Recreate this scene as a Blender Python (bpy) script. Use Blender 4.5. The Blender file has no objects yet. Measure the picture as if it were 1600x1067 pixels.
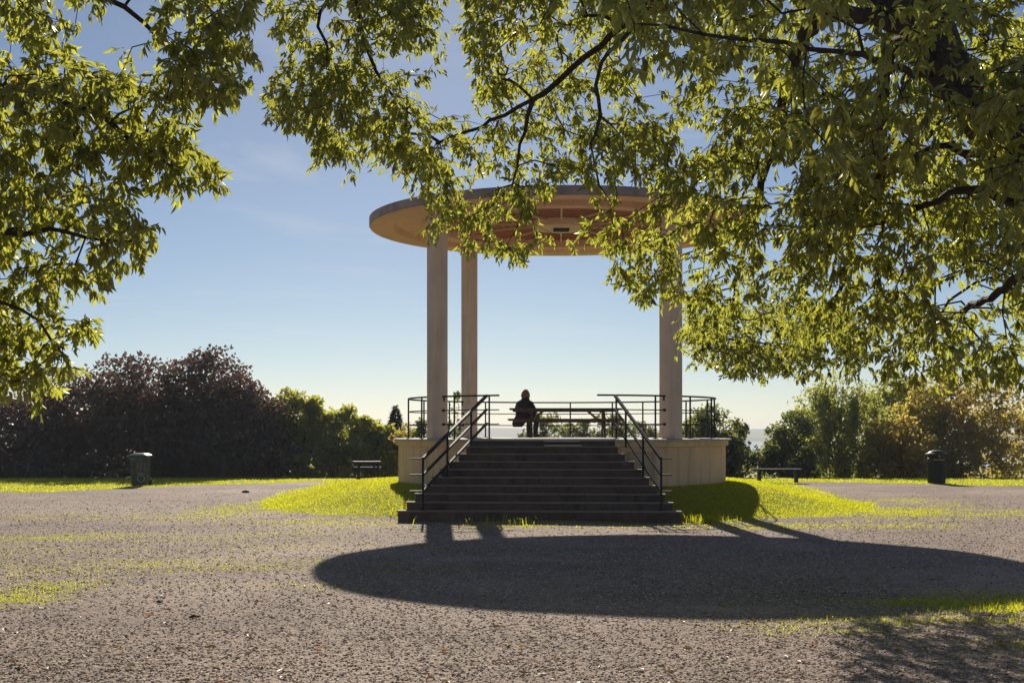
import bpy, math, random
import numpy as np
from mathutils import Vector, Matrix

SC = bpy.context.scene
COL = SC.collection
R = math.radians
rng = np.random.default_rng(7)
random.seed(7)

# ------------------------------------------------------------------ camera, sky, sun, exposure
HC = 1.66            # eye height
HORIZON = 673.0      # picture row of the horizon (1600 px wide photograph)
F = 2000.0           # focal length in those pixels
cam = bpy.data.objects.new("camera", bpy.data.cameras.new("camera"))
COL.objects.link(cam)
cam.location = (0, 0, HC)
cam.rotation_euler = (R(90), 0, 0)
cam.data.sensor_width = 36
cam.data.lens = 36 * F / 1600
cam.data.shift_y = (HORIZON - 533.5) / 1600
cam.data.clip_end = 9000
SC.camera = cam

SUNV = Vector((-0.135, 2.155, 1.0)).normalized()
sun = bpy.data.objects.new("sun", bpy.data.lights.new("sun", 'SUN'))
COL.objects.link(sun)
sun.data.energy = 5.0
sun.data.angle = R(0.5)
sun.data.color = (1.0, 0.90, 0.76)
sun.rotation_euler = (-SUNV).to_track_quat('-Z', 'Y').to_euler()

world = bpy.data.worlds.new("World")
SC.world = world
world.use_nodes = True
wn, wl = world.node_tree.nodes, world.node_tree.links
wn.clear()
w_out = wn.new('ShaderNodeOutputWorld')
w_bg = wn.new('ShaderNodeBackground')
sky = wn.new('ShaderNodeTexSky')
sky.sky_type = 'NISHITA'
sky.sun_disc = False
sky.sun_elevation = math.asin(SUNV.z)
sky.sun_rotation = math.atan2(SUNV.x, SUNV.y)
sky.air_density = 0.72
sky.dust_density = 0.12
sky.ozone_density = 2.2
w_bg.inputs['Strength'].default_value = 0.05
# thin cirrus, laid out on a plane high above the ground
tc = wn.new('ShaderNodeTexCoord')
sep = wn.new('ShaderNodeSeparateXYZ')
wl.new(tc.outputs['Generated'], sep.inputs[0])
def wmath(op, a, b=None):
    n = wn.new('ShaderNodeMath'); n.operation = op
    for i, v in enumerate((a, b)):
        if v is None: continue
        if isinstance(v, (int, float)): n.inputs[i].default_value = v
        else: wl.new(v, n.inputs[i])
    return n.outputs[0]
zc = wmath('MAXIMUM', sep.outputs['Z'], 0.03)
comb = wn.new('ShaderNodeCombineXYZ')
wl.new(wmath('DIVIDE', sep.outputs['X'], zc), comb.inputs[0])
wl.new(wmath('MULTIPLY', wmath('DIVIDE', sep.outputs['Y'], zc), 0.8), comb.inputs[1])
cn = wn.new('ShaderNodeTexNoise')
cn.inputs['Scale'].default_value = 0.8
cn.inputs['Detail'].default_value = 7
cn.inputs['Roughness'].default_value = 0.6
cn.inputs['Distortion'].default_value = 0.7
wl.new(comb.outputs[0], cn.inputs['Vector'])
cr = wn.new('ShaderNodeMapRange')
cr.inputs['From Min'].default_value = 0.55
cr.inputs['From Max'].default_value = 0.92
cr.inputs['To Min'].default_value = 0.02
cr.inputs['To Max'].default_value = 0.5
wl.new(cn.outputs['Fac'], cr.inputs['Value'])
cmix = wn.new('ShaderNodeMixRGB')
cmix.inputs['Color2'].default_value = (12.0, 11.6, 11.4, 1)
wl.new(cr.outputs[0], cmix.inputs['Fac'])
wl.new(sky.outputs[0], cmix.inputs['Color1'])
wl.new(cmix.outputs[0], w_bg.inputs['Color'])
wl.new(w_bg.outputs[0], w_out.inputs['Surface'])

SC.view_settings.view_transform = 'Standard'
SC.view_settings.look = 'None'
SC.view_settings.exposure = 0.40
SC.view_settings.gamma = 1
SC.render.engine = 'CYCLES'
SC.cycles.max_bounces = 8
SC.cycles.transparent_max_bounces = 6

# ------------------------------------------------------------------ helpers
def at(px, py, Y):
    """a place seen on the photograph at distance Y -> world point (layout aid)"""
    return np.array([(px - 800) / F * Y, Y, HC - (py - HORIZON) / F * Y])

def sstep(a, b, x):
    t = np.clip((np.asarray(x, float) - a) / (b - a), 0, 1)
    return t * t * (3 - 2 * t)

_ph = np.random.default_rng(3).uniform(0, 6.28, (40, 3))
def wav(x, y, s=1.0, k=0):
    """cheap smooth noise in about -1..1"""
    v = 0; a = 0
    for i in range(7):
        p = _ph[(i + k * 7) % 40]
        f = s * (0.7 + 0.55 * i)
        v = v + np.sin(x * f * math.cos(p[0]) + y * f * math.sin(p[0]) + p[1]) / (1 + .35 * i)
        a += 1 / (1 + .35 * i)
    return v / a * 1.6

class MB:
    def __init__(s): s.v = []; s.f = []
    def add(s, vs, fs):
        o = len(s.v)
        s.v += [tuple(map(float, q)) for q in vs]
        s.f += [tuple(o + i for i in q) for q in fs]
        return s
    def box(s, c, size, rz=0.0, bev=0.0):
        x, y, z = [q / 2 for q in size]
        ca, sa = math.cos(rz), math.sin(rz)
        if bev > 0:
            b = min(bev, x * .9, y * .9, z * .9)
            ring = [(-x + b, -y), (x - b, -y), (x, -y + b), (x, y - b), (x - b, y), (-x + b, y), (-x, y - b), (-x, -y + b)]
            rin = [(px * (1 - b / x), py * (1 - b / y)) for px, py in ring]
            L = [(rin, -z), (ring, -z + b), (ring, z - b), (rin, z)]
            vs = [(px, py, zz) for r_, zz in L for px, py in r_]
            fs = [tuple(range(7, -1, -1)), tuple(range(24, 32))]
            for k in range(3):
                for i in range(8):
                    j = (i + 1) % 8
                    fs.append((k * 8 + i, k * 8 + j, k * 8 + 8 + j, k * 8 + 8 + i))
        else:
            vs = [(-x, -y, -z), (x, -y, -z), (x, y, -z), (-x, y, -z), (-x, -y, z), (x, -y, z), (x, y, z), (-x, y, z)]
            fs = [(3, 2, 1, 0), (4, 5, 6, 7), (0, 1, 5, 4), (1, 2, 6, 5), (2, 3, 7, 6), (3, 0, 4, 7)]
        return s.add([(c[0] + px * ca - py * sa, c[1] + px * sa + py * ca, c[2] + pz) for px, py, pz in vs], fs)
    def prism(s, poly, z0, z1):
        n = len(poly)
        vs = [(p[0], p[1], z0) for p in poly] + [(p[0], p[1], z1) for p in poly]
        fs = [tuple(range(n - 1, -1, -1)), tuple(range(n, 2 * n))]
        fs += [(i, (i + 1) % n, n + (i + 1) % n, n + i) for i in range(n)]
        return s.add(vs, fs)
    def bar(s, p, q, w, h):
        """flat bar from p to q, w wide sideways, h high"""
        p, q = Vector(p), Vector(q)
        d = (q - p).normalized()
        up = Vector((0, 0, 1)) if abs(d.z) < .95 else Vector((0, 1, 0))
        a = d.cross(up).normalized(); b = a.cross(d)
        vs = [e + a * (w / 2 * i) + b * (h / 2 * j) for e in (p, q) for i, j in ((-1, -1), (1, -1), (1, 1), (-1, 1))]
        return s.add(vs, [(0, 1, 2, 3), (7, 6, 5, 4)] + [(i, i + 4, (i + 1) % 4 + 4, (i + 1) % 4) for i in range(4)])
    def tube(s, pts, radii, n=6, cap=True):
        pts = [Vector(p) for p in pts]
        if isinstance(radii, (int, float)): radii = [radii] * len(pts)
        vs = []; prev = None
        for i, p in enumerate(pts):
            d = (pts[min(i + 1, len(pts) - 1)] - pts[max(i - 1, 0)])
            d = d.normalized() if d.length > 1e-9 else Vector((0, 0, 1))
            if prev is None:
                a = d.cross(Vector((0, 0, 1)) if abs(d.z) < .9 else Vector((1, 0, 0))).normalized()
            else:
                a = prev - d * prev.dot(d)
                a = a.normalized() if a.length > 1e-6 else d.orthogonal().normalized()
            prev = a; b = d.cross(a)
            for k in range(n):
                t = 2 * math.pi * k / n
                vs.append(p + (a * math.cos(t) + b * math.sin(t)) * radii[i])
        fs = []
        for i in range(len(pts) - 1):
            for k in range(n):
                fs.append((i * n + k, i * n + (k + 1) % n, (i + 1) * n + (k + 1) % n, (i + 1) * n + k))
        if cap:
            fs.append(tuple(range(n - 1, -1, -1)))
            fs.append(tuple((len(pts) - 1) * n + k for k in range(n)))
        return s.add(vs, fs)
    def lathe(s, prof, c, n=96, a0=0.0, a1=2 * math.pi, closed=False):
        """revolve (radius, z) profile round c"""
        full = abs(a1 - a0 - 2 * math.pi) < 1e-6
        m = n if full else n + 1
        vs = []
        for i in range(m):
            t = a0 + (a1 - a0) * i / n
            for r, z in prof:
                vs.append((c[0] + r * math.cos(t), c[1] + r * math.sin(t), c[2] + z))
        k = len(prof); fs = []
        for i in range(n):
            j = (i + 1) % m
            for q in range(k if closed else k - 1):
                q2 = (q + 1) % k
                fs.append((i * k + q, j * k + q, j * k + q2, i * k + q2))
        return s.add(vs, fs)

def link(name, me, mat, parent=None, smooth=False):
    o = bpy.data.objects.new(name, me)
    COL.objects.link(o)
    if mat: me.materials.append(mat)
    if smooth:
        for p in me.polygons: p.use_smooth = True
    if parent is not None:
        o.parent = parent
        if parent.parent is None:
            o.matrix_parent_inverse = Matrix.Translation(parent.location).inverted() if parent.type == 'EMPTY' else Matrix()
    return o

def build(name, mb, mat, parent=None, smooth=False):
    me = bpy.data.meshes.new(name)
    me.from_pydata(mb.v, [], mb.f)
    me.update()
    return link(name, me, mat, parent, smooth)

def np_mesh(name, V, faces4=None, faces3=None, mat=None, parent=None, attrs=None, smooth=False):
    me = bpy.data.meshes.new(name)
    V = np.asarray(V, np.float32).reshape(-1, 3)
    me.vertices.add(len(V)); me.vertices.foreach_set('co', V.ravel())
    loops = []; starts = []; tot = 0
    for fa in (faces4, faces3):
        if fa is None or len(fa) == 0: continue
        fa = np.asarray(fa, np.int32); k = fa.shape[1]
        starts.append(tot + np.arange(len(fa)) * k); loops.append(fa.ravel()); tot += fa.size
    loops = np.concatenate(loops); starts = np.concatenate(starts)
    me.loops.add(len(loops)); me.loops.foreach_set('vertex_index', loops)
    me.polygons.add(len(starts)); me.polygons.foreach_set('loop_start', starts.astype(np.int32))
    me.update(calc_edges=True)
    if attrs:
        for k, val in attrs.items():
            a = me.attributes.new(k, 'FLOAT', 'POINT')
            a.data.foreach_set('value', np.asarray(val, np.float32))
    return link(name, me, mat, parent, smooth)

def tag(o, label=None, cat=None, group=None, kind=None):
    if label: o['label'] = label
    if cat: o['category'] = cat
    if group: o['group'] = group
    if kind: o['kind'] = kind
    return o

def thing(name, loc, label, cat, group=None):
    o = bpy.data.objects.new(name, None)
    COL.objects.link(o)
    o.location = loc; o.empty_display_size = .3
    return tag(o, label, cat, group)

# ------------------------------------------------------------------ materials
class NT:
    def __init__(s, name):
        s.m = bpy.data.materials.new(name); s.m.use_nodes = True
        s.t = s.m.node_tree; s.n = s.t.nodes; s.n.clear()
        s.out = s.n.new('ShaderNodeOutputMaterial')
    def new(s, typ, **kw):
        n = s.n.new(typ)
        for k, v in kw.items():
            if k in n.inputs: s.put(n.inputs[k], v)
            else: setattr(n, k, v)
        return n
    def put(s, sock, v):
        if isinstance(v, bpy.types.NodeSocket): s.t.links.new(v, sock)
        elif isinstance(v, tuple) and len(v) == 3 and sock.type == 'RGBA': sock.default_value = (*v, 1)
        else: sock.default_value = v
    def pos(s):
        return s.new('ShaderNodeNewGeometry').outputs['Position']
    def noise(s, scale, detail=4, rough=.55, vec=None, dist=0):
        n = s.new('ShaderNodeTexNoise')
        s.put(n.inputs['Scale'], scale); s.put(n.inputs['Detail'], detail)
        s.put(n.inputs['Roughness'], rough); s.put(n.inputs['Distortion'], dist)
        s.put(n.inputs['Vector'], vec if vec is not None else s.pos())
        return n
    def ramp(s, fac, stops):
        n = s.new('ShaderNodeValToRGB')
        s.put(n.inputs[0], fac)
        e = n.color_ramp.elements
        while len(e) < len(stops): e.new(.5)
        for el, (p, c) in zip(e, stops):
            el.position = p; el.color = (*c, 1) if len(c) == 3 else c
        return n.outputs[0]
    def mix(s, fac, a, b, blend='MIX'):
        n = s.new('ShaderNodeMixRGB'); n.blend_type = blend
        s.put(n.inputs[0], fac); s.put(n.inputs[1], a); s.put(n.inputs[2], b)
        return n.outputs[0]
    def rng(s, v, a, b, c=0., d=1.):
        n = s.new('ShaderNodeMapRange')
        s.put(n.inputs[0], v)
        for i, q in enumerate((a, b, c, d)): n.inputs[i + 1].default_value = q
        return n.outputs[0]
    def math(s, op, a, b=0.):
        n = s.new('ShaderNodeMath'); n.operation = op
        s.put(n.inputs[0], a); s.put(n.inputs[1], b)
        return n.outputs[0]
    def scalev(s, v):
        n = s.new('ShaderNodeMapping'); s.put(n.inputs['Vector'], s.pos()); n.inputs['Scale'].default_value = v
        return n.outputs[0]
    def bump(s, h, dist, strength=1.):
        n = s.new('ShaderNodeBump'); s.put(n.inputs['Height'], h)
        n.inputs['Distance'].default_value = dist; n.inputs['Strength'].default_value = strength
        return n.outputs[0]
    def bsdf(s, col, rough=.7, metal=0., normal=None, spec=.4):
        n = s.new('ShaderNodeBsdfPrincipled')
        s.put(n.inputs['Base Color'], col); s.put(n.inputs['Roughness'], rough)
        s.put(n.inputs['Metallic'], metal); n.inputs['Specular IOR Level'].default_value = spec
        if normal is not None: s.put(n.inputs['Normal'], normal)
        s.t.links.new(n.outputs[0], s.out.inputs[0])
        return s.m

def plain(name, col, rough=.6, metal=0., var=.25, scale=6., bump=.0, bscale=60., spec=.4):
    t = NT(name)
    n = t.noise(scale, 6, .6)
    lo = tuple(c * (1 - var) for c in col); hi = tuple(min(1, c * (1 + var)) for c in col)
    c = t.ramp(n.outputs['Fac'], [(.3, lo), (.7, hi)])
    nb = t.bump(t.noise(bscale, 4, .6).outputs['Fac'], bump) if bump else None
    return t.bsdf(c, rough, metal, nb, spec)

def plaster(name, col, stain=(.30, .24, .16), amt=.5):
    t = NT(name)
    big = t.noise(1.3, 6, .65).outputs['Fac']
    streak = t.noise(1., 5, .6, t.scalev((5., 5., .5))).outputs['Fac']
    c = t.ramp(big, [(.3, tuple(q * .86 for q in col)), (.7, tuple(min(1, q * 1.06) for q in col))])
    c = t.mix(t.rng(streak, .5, .8, 0, amt), c, stain)
    c = t.mix(t.rng(t.noise(38, 3).outputs['Fac'], .62, .8, 0, .4), c, stain)
    drip = t.noise(1., 4, .55, t.scalev((11., 11., .35))).outputs['Fac']
    c = t.mix(t.rng(drip, .56, .74, 0, amt * .9), c, tuple(q * .8 for q in stain))
    nb = t.bump(t.noise(70, 5, .7).outputs['Fac'], .004)
    return t.bsdf(c, .85, 0, nb, .25)

def leaf_mat(name, front, trans, warm, warm_amt=.12, tw=.5, gloss=.06, rough=.45):
    """thin leaves: reflect one colour, let sunlight through in another; each leaf differs a little"""
    t = NT(name)
    a = t.new('ShaderNodeAttribute'); a.attribute_name = 'tint'
    v = a.outputs['Fac']
    fr = t.mix(t.rng(v, 1 - warm_amt, 1., 0., .8), t.ramp(v, [(0., tuple(q * .65 for q in front)), (1., tuple(q * 1.3 for q in front))]), warm)
    tr = t.mix(t.rng(v, 1 - warm_amt, 1., 0., .85), t.ramp(v, [(0., tuple(q * .6 for q in trans)), (1., tuple(min(1, q * 1.2) for q in trans))]), tuple(min(1., q * 2.2) for q in warm))
    d = t.new('ShaderNodeBsdfDiffuse'); t.put(d.inputs[0], fr)
    l = t.new('ShaderNodeBsdfTranslucent'); t.put(l.inputs[0], tr)
    m = t.new('ShaderNodeMixShader'); m.inputs[0].default_value = tw
    t.t.links.new(d.outputs[0], m.inputs[1]); t.t.links.new(l.outputs[0], m.inputs[2])
    g = t.new('ShaderNodeBsdfGlossy'); g.inputs['Roughness'].default_value = rough
    m2 = t.new('ShaderNodeMixShader'); m2.inputs[0].default_value = gloss
    t.t.links.new(m.outputs[0], m2.inputs[1]); t.t.links.new(g.outputs[0], m2.inputs[2])
    t.t.links.new(m2.outputs[0], t.out.inputs[0])
    return t.m

M = {}
M['cream'] = plaster('cream_plaster', (.82, .57, .32))
M['column'] = plaster('column_plaster', (.72, .57, .44), amt=.4)
M['cap'] = plaster('cap_concrete', (.40, .35, .29), amt=.5)
M['floor'] = plaster('floor_concrete', (.46, .43, .38), amt=.3)
M['soffit'] = plaster('soffit_paint', (.76, .50, .33), amt=.35)
M['fascia'] = plain('fascia_metal', (.30, .225, .205), .6, .05, .3, 3)
M['roofing'] = plain('roofing_felt', (.06, .055, .055), .9)
M['red'] = plain('red_painted_slats', (.25, .035, .025), .55, 0, .35, 5)
M['ribcream'] = plain('cream_rib_paint', (.62, .44, .30), .6, 0, .15, 5)
M['ceil'] = plain('ceiling_board', (.48, .20, .14), .8, 0, .3, 4)
M['iron'] = plain('painted_iron', (.020, .019, .024), .6, 0, .5, 25, .001, 90, .3)
M['table'] = plain('stained_table_wood', (.085, .05, .03), .6, 0, .5, 14, .002, 50)
M['brace'] = plain('worn_brace_wood', (.22, .12, .055), .6, 0, .4, 14)
M['darkwood'] = plain('dark_bench_wood', (.03, .028, .032), .75, 0, .4, 12, .002, 40, .25)
M['bin_green'] = plain('bin_green_plastic', (.022, .04, .034), .4, 0, .35, 9, .0, 60)
M['bin_black'] = plain('bin_black_plastic', (.010, .011, .013), .55, 0, .35, 9, .0, 60, .25)
M['gold'] = plain('dull_gold_print', (.42, .31, .10), .5, .2, .2)
M['graffiti'] = plain('graffiti_paint', (.55, .25, .27), .6, 0, .3, 20)
M['white_print'] = plain('pale_print', (.5, .5, .48), .6)
M['dark'] = plain('dark_recess', (.02, .018, .016), .9)
M['hatch'] = plaster('hatch_paint', (.52, .42, .27), amt=.6)
M['bark'] = plain('bark', (.05, .037, .028), .9, 0, .5, 14, .02, 30)
M['twig'] = plain('twig_bark', (.045, .032, .026), .85, 0, .4, 20)
M['coat'] = plain('dark_coat_cloth', (.028, .02, .022), .9, 0, .35, 20, .004, 40)
M['jeans'] = plain('dark_jeans', (.03, .035, .06), .9)
M['skin'] = plain('skin', (.55, .34, .25), .5, 0, .08)
M['hair'] = plain('dark_blond_hair', (.20, .12, .065), .5, 0, .5, 60)
M['shoe'] = plain('shoe_leather', (.02, .018, .018), .5)
def step_material():
    t = NT('step_concrete')
    big = t.noise(2.2, 6, .65).outputs['Fac']
    c = t.ramp(big, [(.3, (.085, .055, .039)), (.7, (.17, .114, .082))])
    st = t.noise(1., 5, .6, t.scalev((9., 9., 1.6))).outputs['Fac']
    c = t.mix(t.rng(st, .5, .75, 0, .6), c, (.035, .028, .025))
    return t.bsdf(c, .75, 0, t.bump(t.noise(55, 5, .7).outputs['Fac'], .006), .35)
M['step'] = step_material()
M['nosing'] = plaster('sky_glint_nosing_concrete', (.27, .23, .195), (.13, .11, .095), .5)  # paler than the steps: grazing sky reflection on tread edges painted into the colour

# ------------------------------------------------------------------ terrain
CX, CY = 1.155, 30.0
def base_h(X, Y):
    r = np.hypot(X - CX, Y - CY)
    z = -0.015 + .51 * sstep(7.0, 4.2, r + .25 * wav(X, Y, .6, 1))
    z = z + .012 * wav(X, Y, .8, 2) * sstep(60, 20, Y)
    d = np.maximum(Y - 44.0, 0)
    drop = -8.0 * sstep(0, 70, d)
    side = -4.0 * sstep(45, 140, np.abs(X)) * sstep(30, 45, Y)
    return np.maximum(z + drop + side, -8.2)

def grass_mask(X, Y):
    X = np.asarray(X, float); Y = np.asarray(Y, float)
    n = wav(X, Y, 1.7, 3) * .22 + wav(X, Y, 5.5, 4) * .12
    r = np.hypot(X - CX, Y - CY)
    r = np.where(X > CX, np.hypot((X - CX) * .95, Y - CY), r)
    m = sstep(7.05, 6.45, r + n)
    back = sstep(-6.3, -5.9, X + n) * sstep(9.1, 8.5, X + (Y - 39) * -.07 + n) * sstep(29.5, 30.5, Y)
    yb = np.interp(X, [-60, -30, -12.5, -9.9, -6.7, -4, 8, 9.7, 14.1, 30, 60], [20, 27.5, 35.2, 39.3, 42.2, 42.5, 42.5, 42.0, 39.7, 33, 24])
    lawn = sstep(-.5, .5, Y - yb + n * 2)
    m = np.maximum(np.maximum(m, back), lawn)
    return m

PATCH = [  # cx, cy, sx, sy, amount: thin grass growing through the gravel
    (8.2, 26.4, 2.3, 1.7, .78), (-6.6, 20.1, 2.8, 1.0, .34), (-3.8, 16.0, 2.6, 1.0, .36), (-1.2, 15.4, 1.3, .8, .22), (-5.0, 13.2, .55, 1.3, .62),
    (-6.2, 15.6, 1.7, 1.8, .32), (4.5, 12.2, 1.6, 1.3, .70), (3.0, 11.3, 1.2, .9, .42), (4.4, 10.2, 1.2, .7, .45), (.6, 22.35, 3.4, .6, .42), (-3.6, 23.4, 2.6, 1.2, .36), (5.0, 22.6, 2.6, .9, .62),
    (-5.9, 27, 1.1, 3.0, .42), (9.8, 31, 1.0, 4, .36), (-8, 25, 4, 1.6, .2), (-2.5, 18.5, 2.4, 1.2, .2), (-2.7, 13.9, 1.5, .5, .24), (-7, 18, 3, 1.2, .2), (-3.4, 21, 2.5, 1., .2)]
def thin_mask(X, Y):
    m = 0
    for cx, cy, sx, sy, a in PATCH:
        m = np.maximum(m, a * np.exp(-((X - cx) / sx) ** 2 - ((Y - cy) / sy) ** 2))
    return np.clip(m * (.8 + .5 * wav(X, Y, 2.6, 1) + .45 * wav(X, Y, 8, 2)), 0, 1)

def make_ground():
    xs = np.unique(np.concatenate([-np.geomspace(26, 2400, 26)[::-1], np.linspace(-26, 26, 261), np.geomspace(26, 2400, 26)]))
    ys = np.unique(np.concatenate([np.linspace(-60, 4, 9), np.linspace(4, 34, 181), np.linspace(34, 60, 66), np.linspace(60, 150, 31), np.geomspace(150, 2500, 16)]))
    X, Y = np.meshgrid(xs, ys)
    Z = base_h(X, Y)
    V = np.stack([X, Y, Z], -1).reshape(-1, 3)
    nx, ny = len(xs), len(ys)
    i = (np.arange(ny - 1)[:, None] * nx + np.arange(nx - 1)[None]).ravel()
    Fc = np.stack([i, i + 1, i + nx + 1, i + nx], 1)
    t = NT('gravel_and_turf')
    P = t.pos()
    a = t.new('ShaderNodeAttribute'); a.attribute_name = 'grass'
    b = t.new('ShaderNodeAttribute'); b.attribute_name = 'thin'
    vo = t.new('ShaderNodeTexVoronoi'); vo.inputs['Scale'].default_value = 42; t.put(vo.inputs['Vector'], P)
    vo2 = t.new('ShaderNodeTexVoronoi'); vo2.inputs['Scale'].default_value = 17; t.put(vo2.inputs['Vector'], P)
    sepc = t.new('ShaderNodeSeparateColor'); t.put(sepc.inputs[0], vo.outputs['Color'])
    g = t.ramp(sepc.outputs[0], [(0., (.11, .08, .062)), (.45, (.32, .24, .185)), (.8, (.46, .355, .285)), (1., (.66, .54, .46))])
    fine = t.noise(26, 5, .7).outputs['Fac']
    g = t.mix(t.rng(fine, .35, .7, 0, .5), g, (.20, .145, .11))
    gr = t.noise(24, 3, .6).outputs['Fac']
    gr2 = t.noise(38, 2, .6).outputs['Fac']
    g = t.mix(t.rng(gr, .52, .66, 0, .75), g, (.055, .042, .034))
    g = t.mix(t.rng(gr, .47, .33, 0, .55), g, (.60, .48, .40))
    g = t.mix(t.rng(gr2, .56, .68, 0, .7), g, (.05, .038, .03))
    big = t.noise(.55, 5, .6).outputs['Fac']
    g = t.mix(t.rng(big, .42, .7, 0, .5), g, (.44, .32, .25))
    g = t.mix(t.rng(t.noise(1.8, 6, .7).outputs['Fac'], .5, .72, 0, .5), g, (.19, .14, .11))
    dust = t.noise(.23, 4, .55, None, .6).outputs['Fac']
    g = t.mix(t.rng(dust, .50, .66, 0, .58), g, (.52, .40, .32))
    g = t.mix(t.rng(t.noise(.4, 5, .6, t.scalev((.35, 1.5, 1.))).outputs['Fac'], .54, .70, 0, .5), g, (.15, .115, .095))
    soil = t.ramp(t.noise(14, 5, .7).outputs['Fac'], [(.3, (.19, .20, .012)), (.7, (.40, .39, .022))])
    gm = t.rng(t.math('ADD', a.outputs['Fac'], t.math('MULTIPLY', t.math('SUBTRACT', t.noise(9, 5, .7).outputs['Fac'], .5), .9)), .38, .62)
    tn = t.math('ADD', b.outputs['Fac'], t.math('MULTIPLY', t.math('SUBTRACT', t.noise(11, 6, .75).outputs['Fac'], .5), 1.5))
    tm = t.rng(tn, .25, .85, 0, .75)
    c = t.mix(tm, g, (.30, .28, .05))
    c = t.mix(gm, c, soil)
    h = t.math('ADD', t.math('MULTIPLY', vo.outputs['Distance'], -1.), t.math('MULTIPLY', vo2.outputs['Distance'], -.8))
    h = t.math('ADD', h, t.math('ADD', t.math('MULTIPLY', t.noise(7, 6, .7).outputs['Fac'], 3.), t.math('MULTIPLY', gr, -2.5)))
    mat = t.bsdf(c, .9, 0, t.bump(h, .012, 1.), .2)
    o = np_mesh('ground', V, Fc, None, mat, None, {'grass': grass_mask(V[:, 0], V[:, 1]), 'thin': thin_mask(V[:, 0], V[:, 1])}, True)
    tag(o, kind='structure')
make_ground()

def far_land():
    t = NT('wooded_hill'); c = t.ramp(t.noise(.05, 6, .7).outputs['Fac'], [(.3, (.03, .05, .02)), (.7, (.08, .10, .04))])
    hm = t.bsdf(c, .95)
    for name, Y0, top_l, seed in (('hill', 1300., -2.6, 1), ('hill', 2050., 6.2, 5)):
        xs = np.linspace(-2200, 2200, 260)
        prof = np.array([0, .35, .8, 1., .8, .3, 0]); dy = np.array([-160, -110, -50, 0, 60, 130, 180])
        crest = -8 + (top_l + 8) * (.72 + .28 * wav(xs / 260, xs * 0, 1., seed)) + .3 * wav(xs / 18, xs * 0, 1.6, 2)
        V = np.stack([np.repeat(xs, 7), Y0 + np.tile(dy, len(xs)), -8.3 + (np.repeat(crest, 7) + 8.3) * np.tile(prof, len(xs))], -1)
        i = (np.arange(len(xs) - 1)[:, None] * 7 + np.arange(6)[None]).ravel()
        o = np_mesh(name, V, np.stack([i, i + 7, i + 8, i + 1], 1), None, hm, None, None, True)
        tag(o, kind='structure')
    t = NT('fjord_water'); n = t.noise(.4, 3).outputs['Fac']
    wm = t.bsdf((.02, .035, .045), .12, 0, t.bump(n, .08, .6), .5)
    o = build('water', MB().add([(-2300, 330, -7.9), (2300, 330, -7.9), (2300, 1990, -7.9), (-2300, 1990, -7.9)], [(0, 1, 2, 3)]), wm)
    tag(o, kind='structure')
far_land()

# ------------------------------------------------------------------ the bandstand
FL = 1.5            # floor height of the podium
ROOF = 6.36         # underside of the roof rim
RC, AL = 3.57, R(39)
C3 = (CX, CY, 0)
band = thing('bandstand', C3, 'round cream bandstand with flat disc roof on four tall columns above wide dark steps', 'bandstand')

def podium():
    w = build('podium_wall', MB().lathe([(3.80, .30), (3.80, 1.33)], C3, 128), M['cream'], band, True)
    build('podium_band', MB().lathe([(3.80, 1.325), (3.865, 1.33), (3.865, 1.452), (3.80, 1.454)], C3, 128), M['cream'], band)
    prof = [(0.001, FL), (3.90, FL - .012), (3.93, FL - .022), (3.93, FL - .05), (3.80, FL - .052)]
    build('podium_floor', MB().lathe(prof, C3, 128), M['floor'], band)
    # maintenance hatch beside the stairs, with the dark opening below it
    for nm, a0, a1, z0, z1, rr, mat in (('hatch', R(-70.5), R(-62.0), .66, 1.20, 3.815, M['hatch']), ('recess', R(-70.0), R(-66.5), .42, .60, 3.806, M['dark'])):
        m = MB().lathe([(3.79, z0), (rr, z0), (rr, z1), (3.79, z1)], C3, 8, a0, a1)
        h = build(nm, m, mat, band)
        if nm == 'hatch':
            fr = MB()
            for (b0, b1, q0, q1) in ((a0 - .008, a1 + .008, z1 + .002, z1 + .03), (a0 - .008, a1 + .008, z0 - .03, z0 - .002), (a0 - .01, a0 - .0006, z0, z1), (a1 + .0006, a1 + .01, z0, z1)):
                fr.lathe([(3.79, q0), (3.83, q0), (3.83, q1), (3.79, q1)], C3, 6, b0, b1)
            build('hatch_frame', fr, M['hatch'], h)
podium()

def column(k):
    a = math.pi + AL + k * math.pi / 2
    px, py = CX + RC * math.cos(a), CY + RC * math.sin(a)
    w, t = .235, .40
    z0, z1, zt = FL - .02, FL + .10, ROOF + .135
    c = build('column', MB().box((px, py, (z0 + zt) / 2), (t, w, zt - z0), a, .012), M['column'], band)
    return a, px, py
COLS = [column(k) for k in range(4)]

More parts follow.
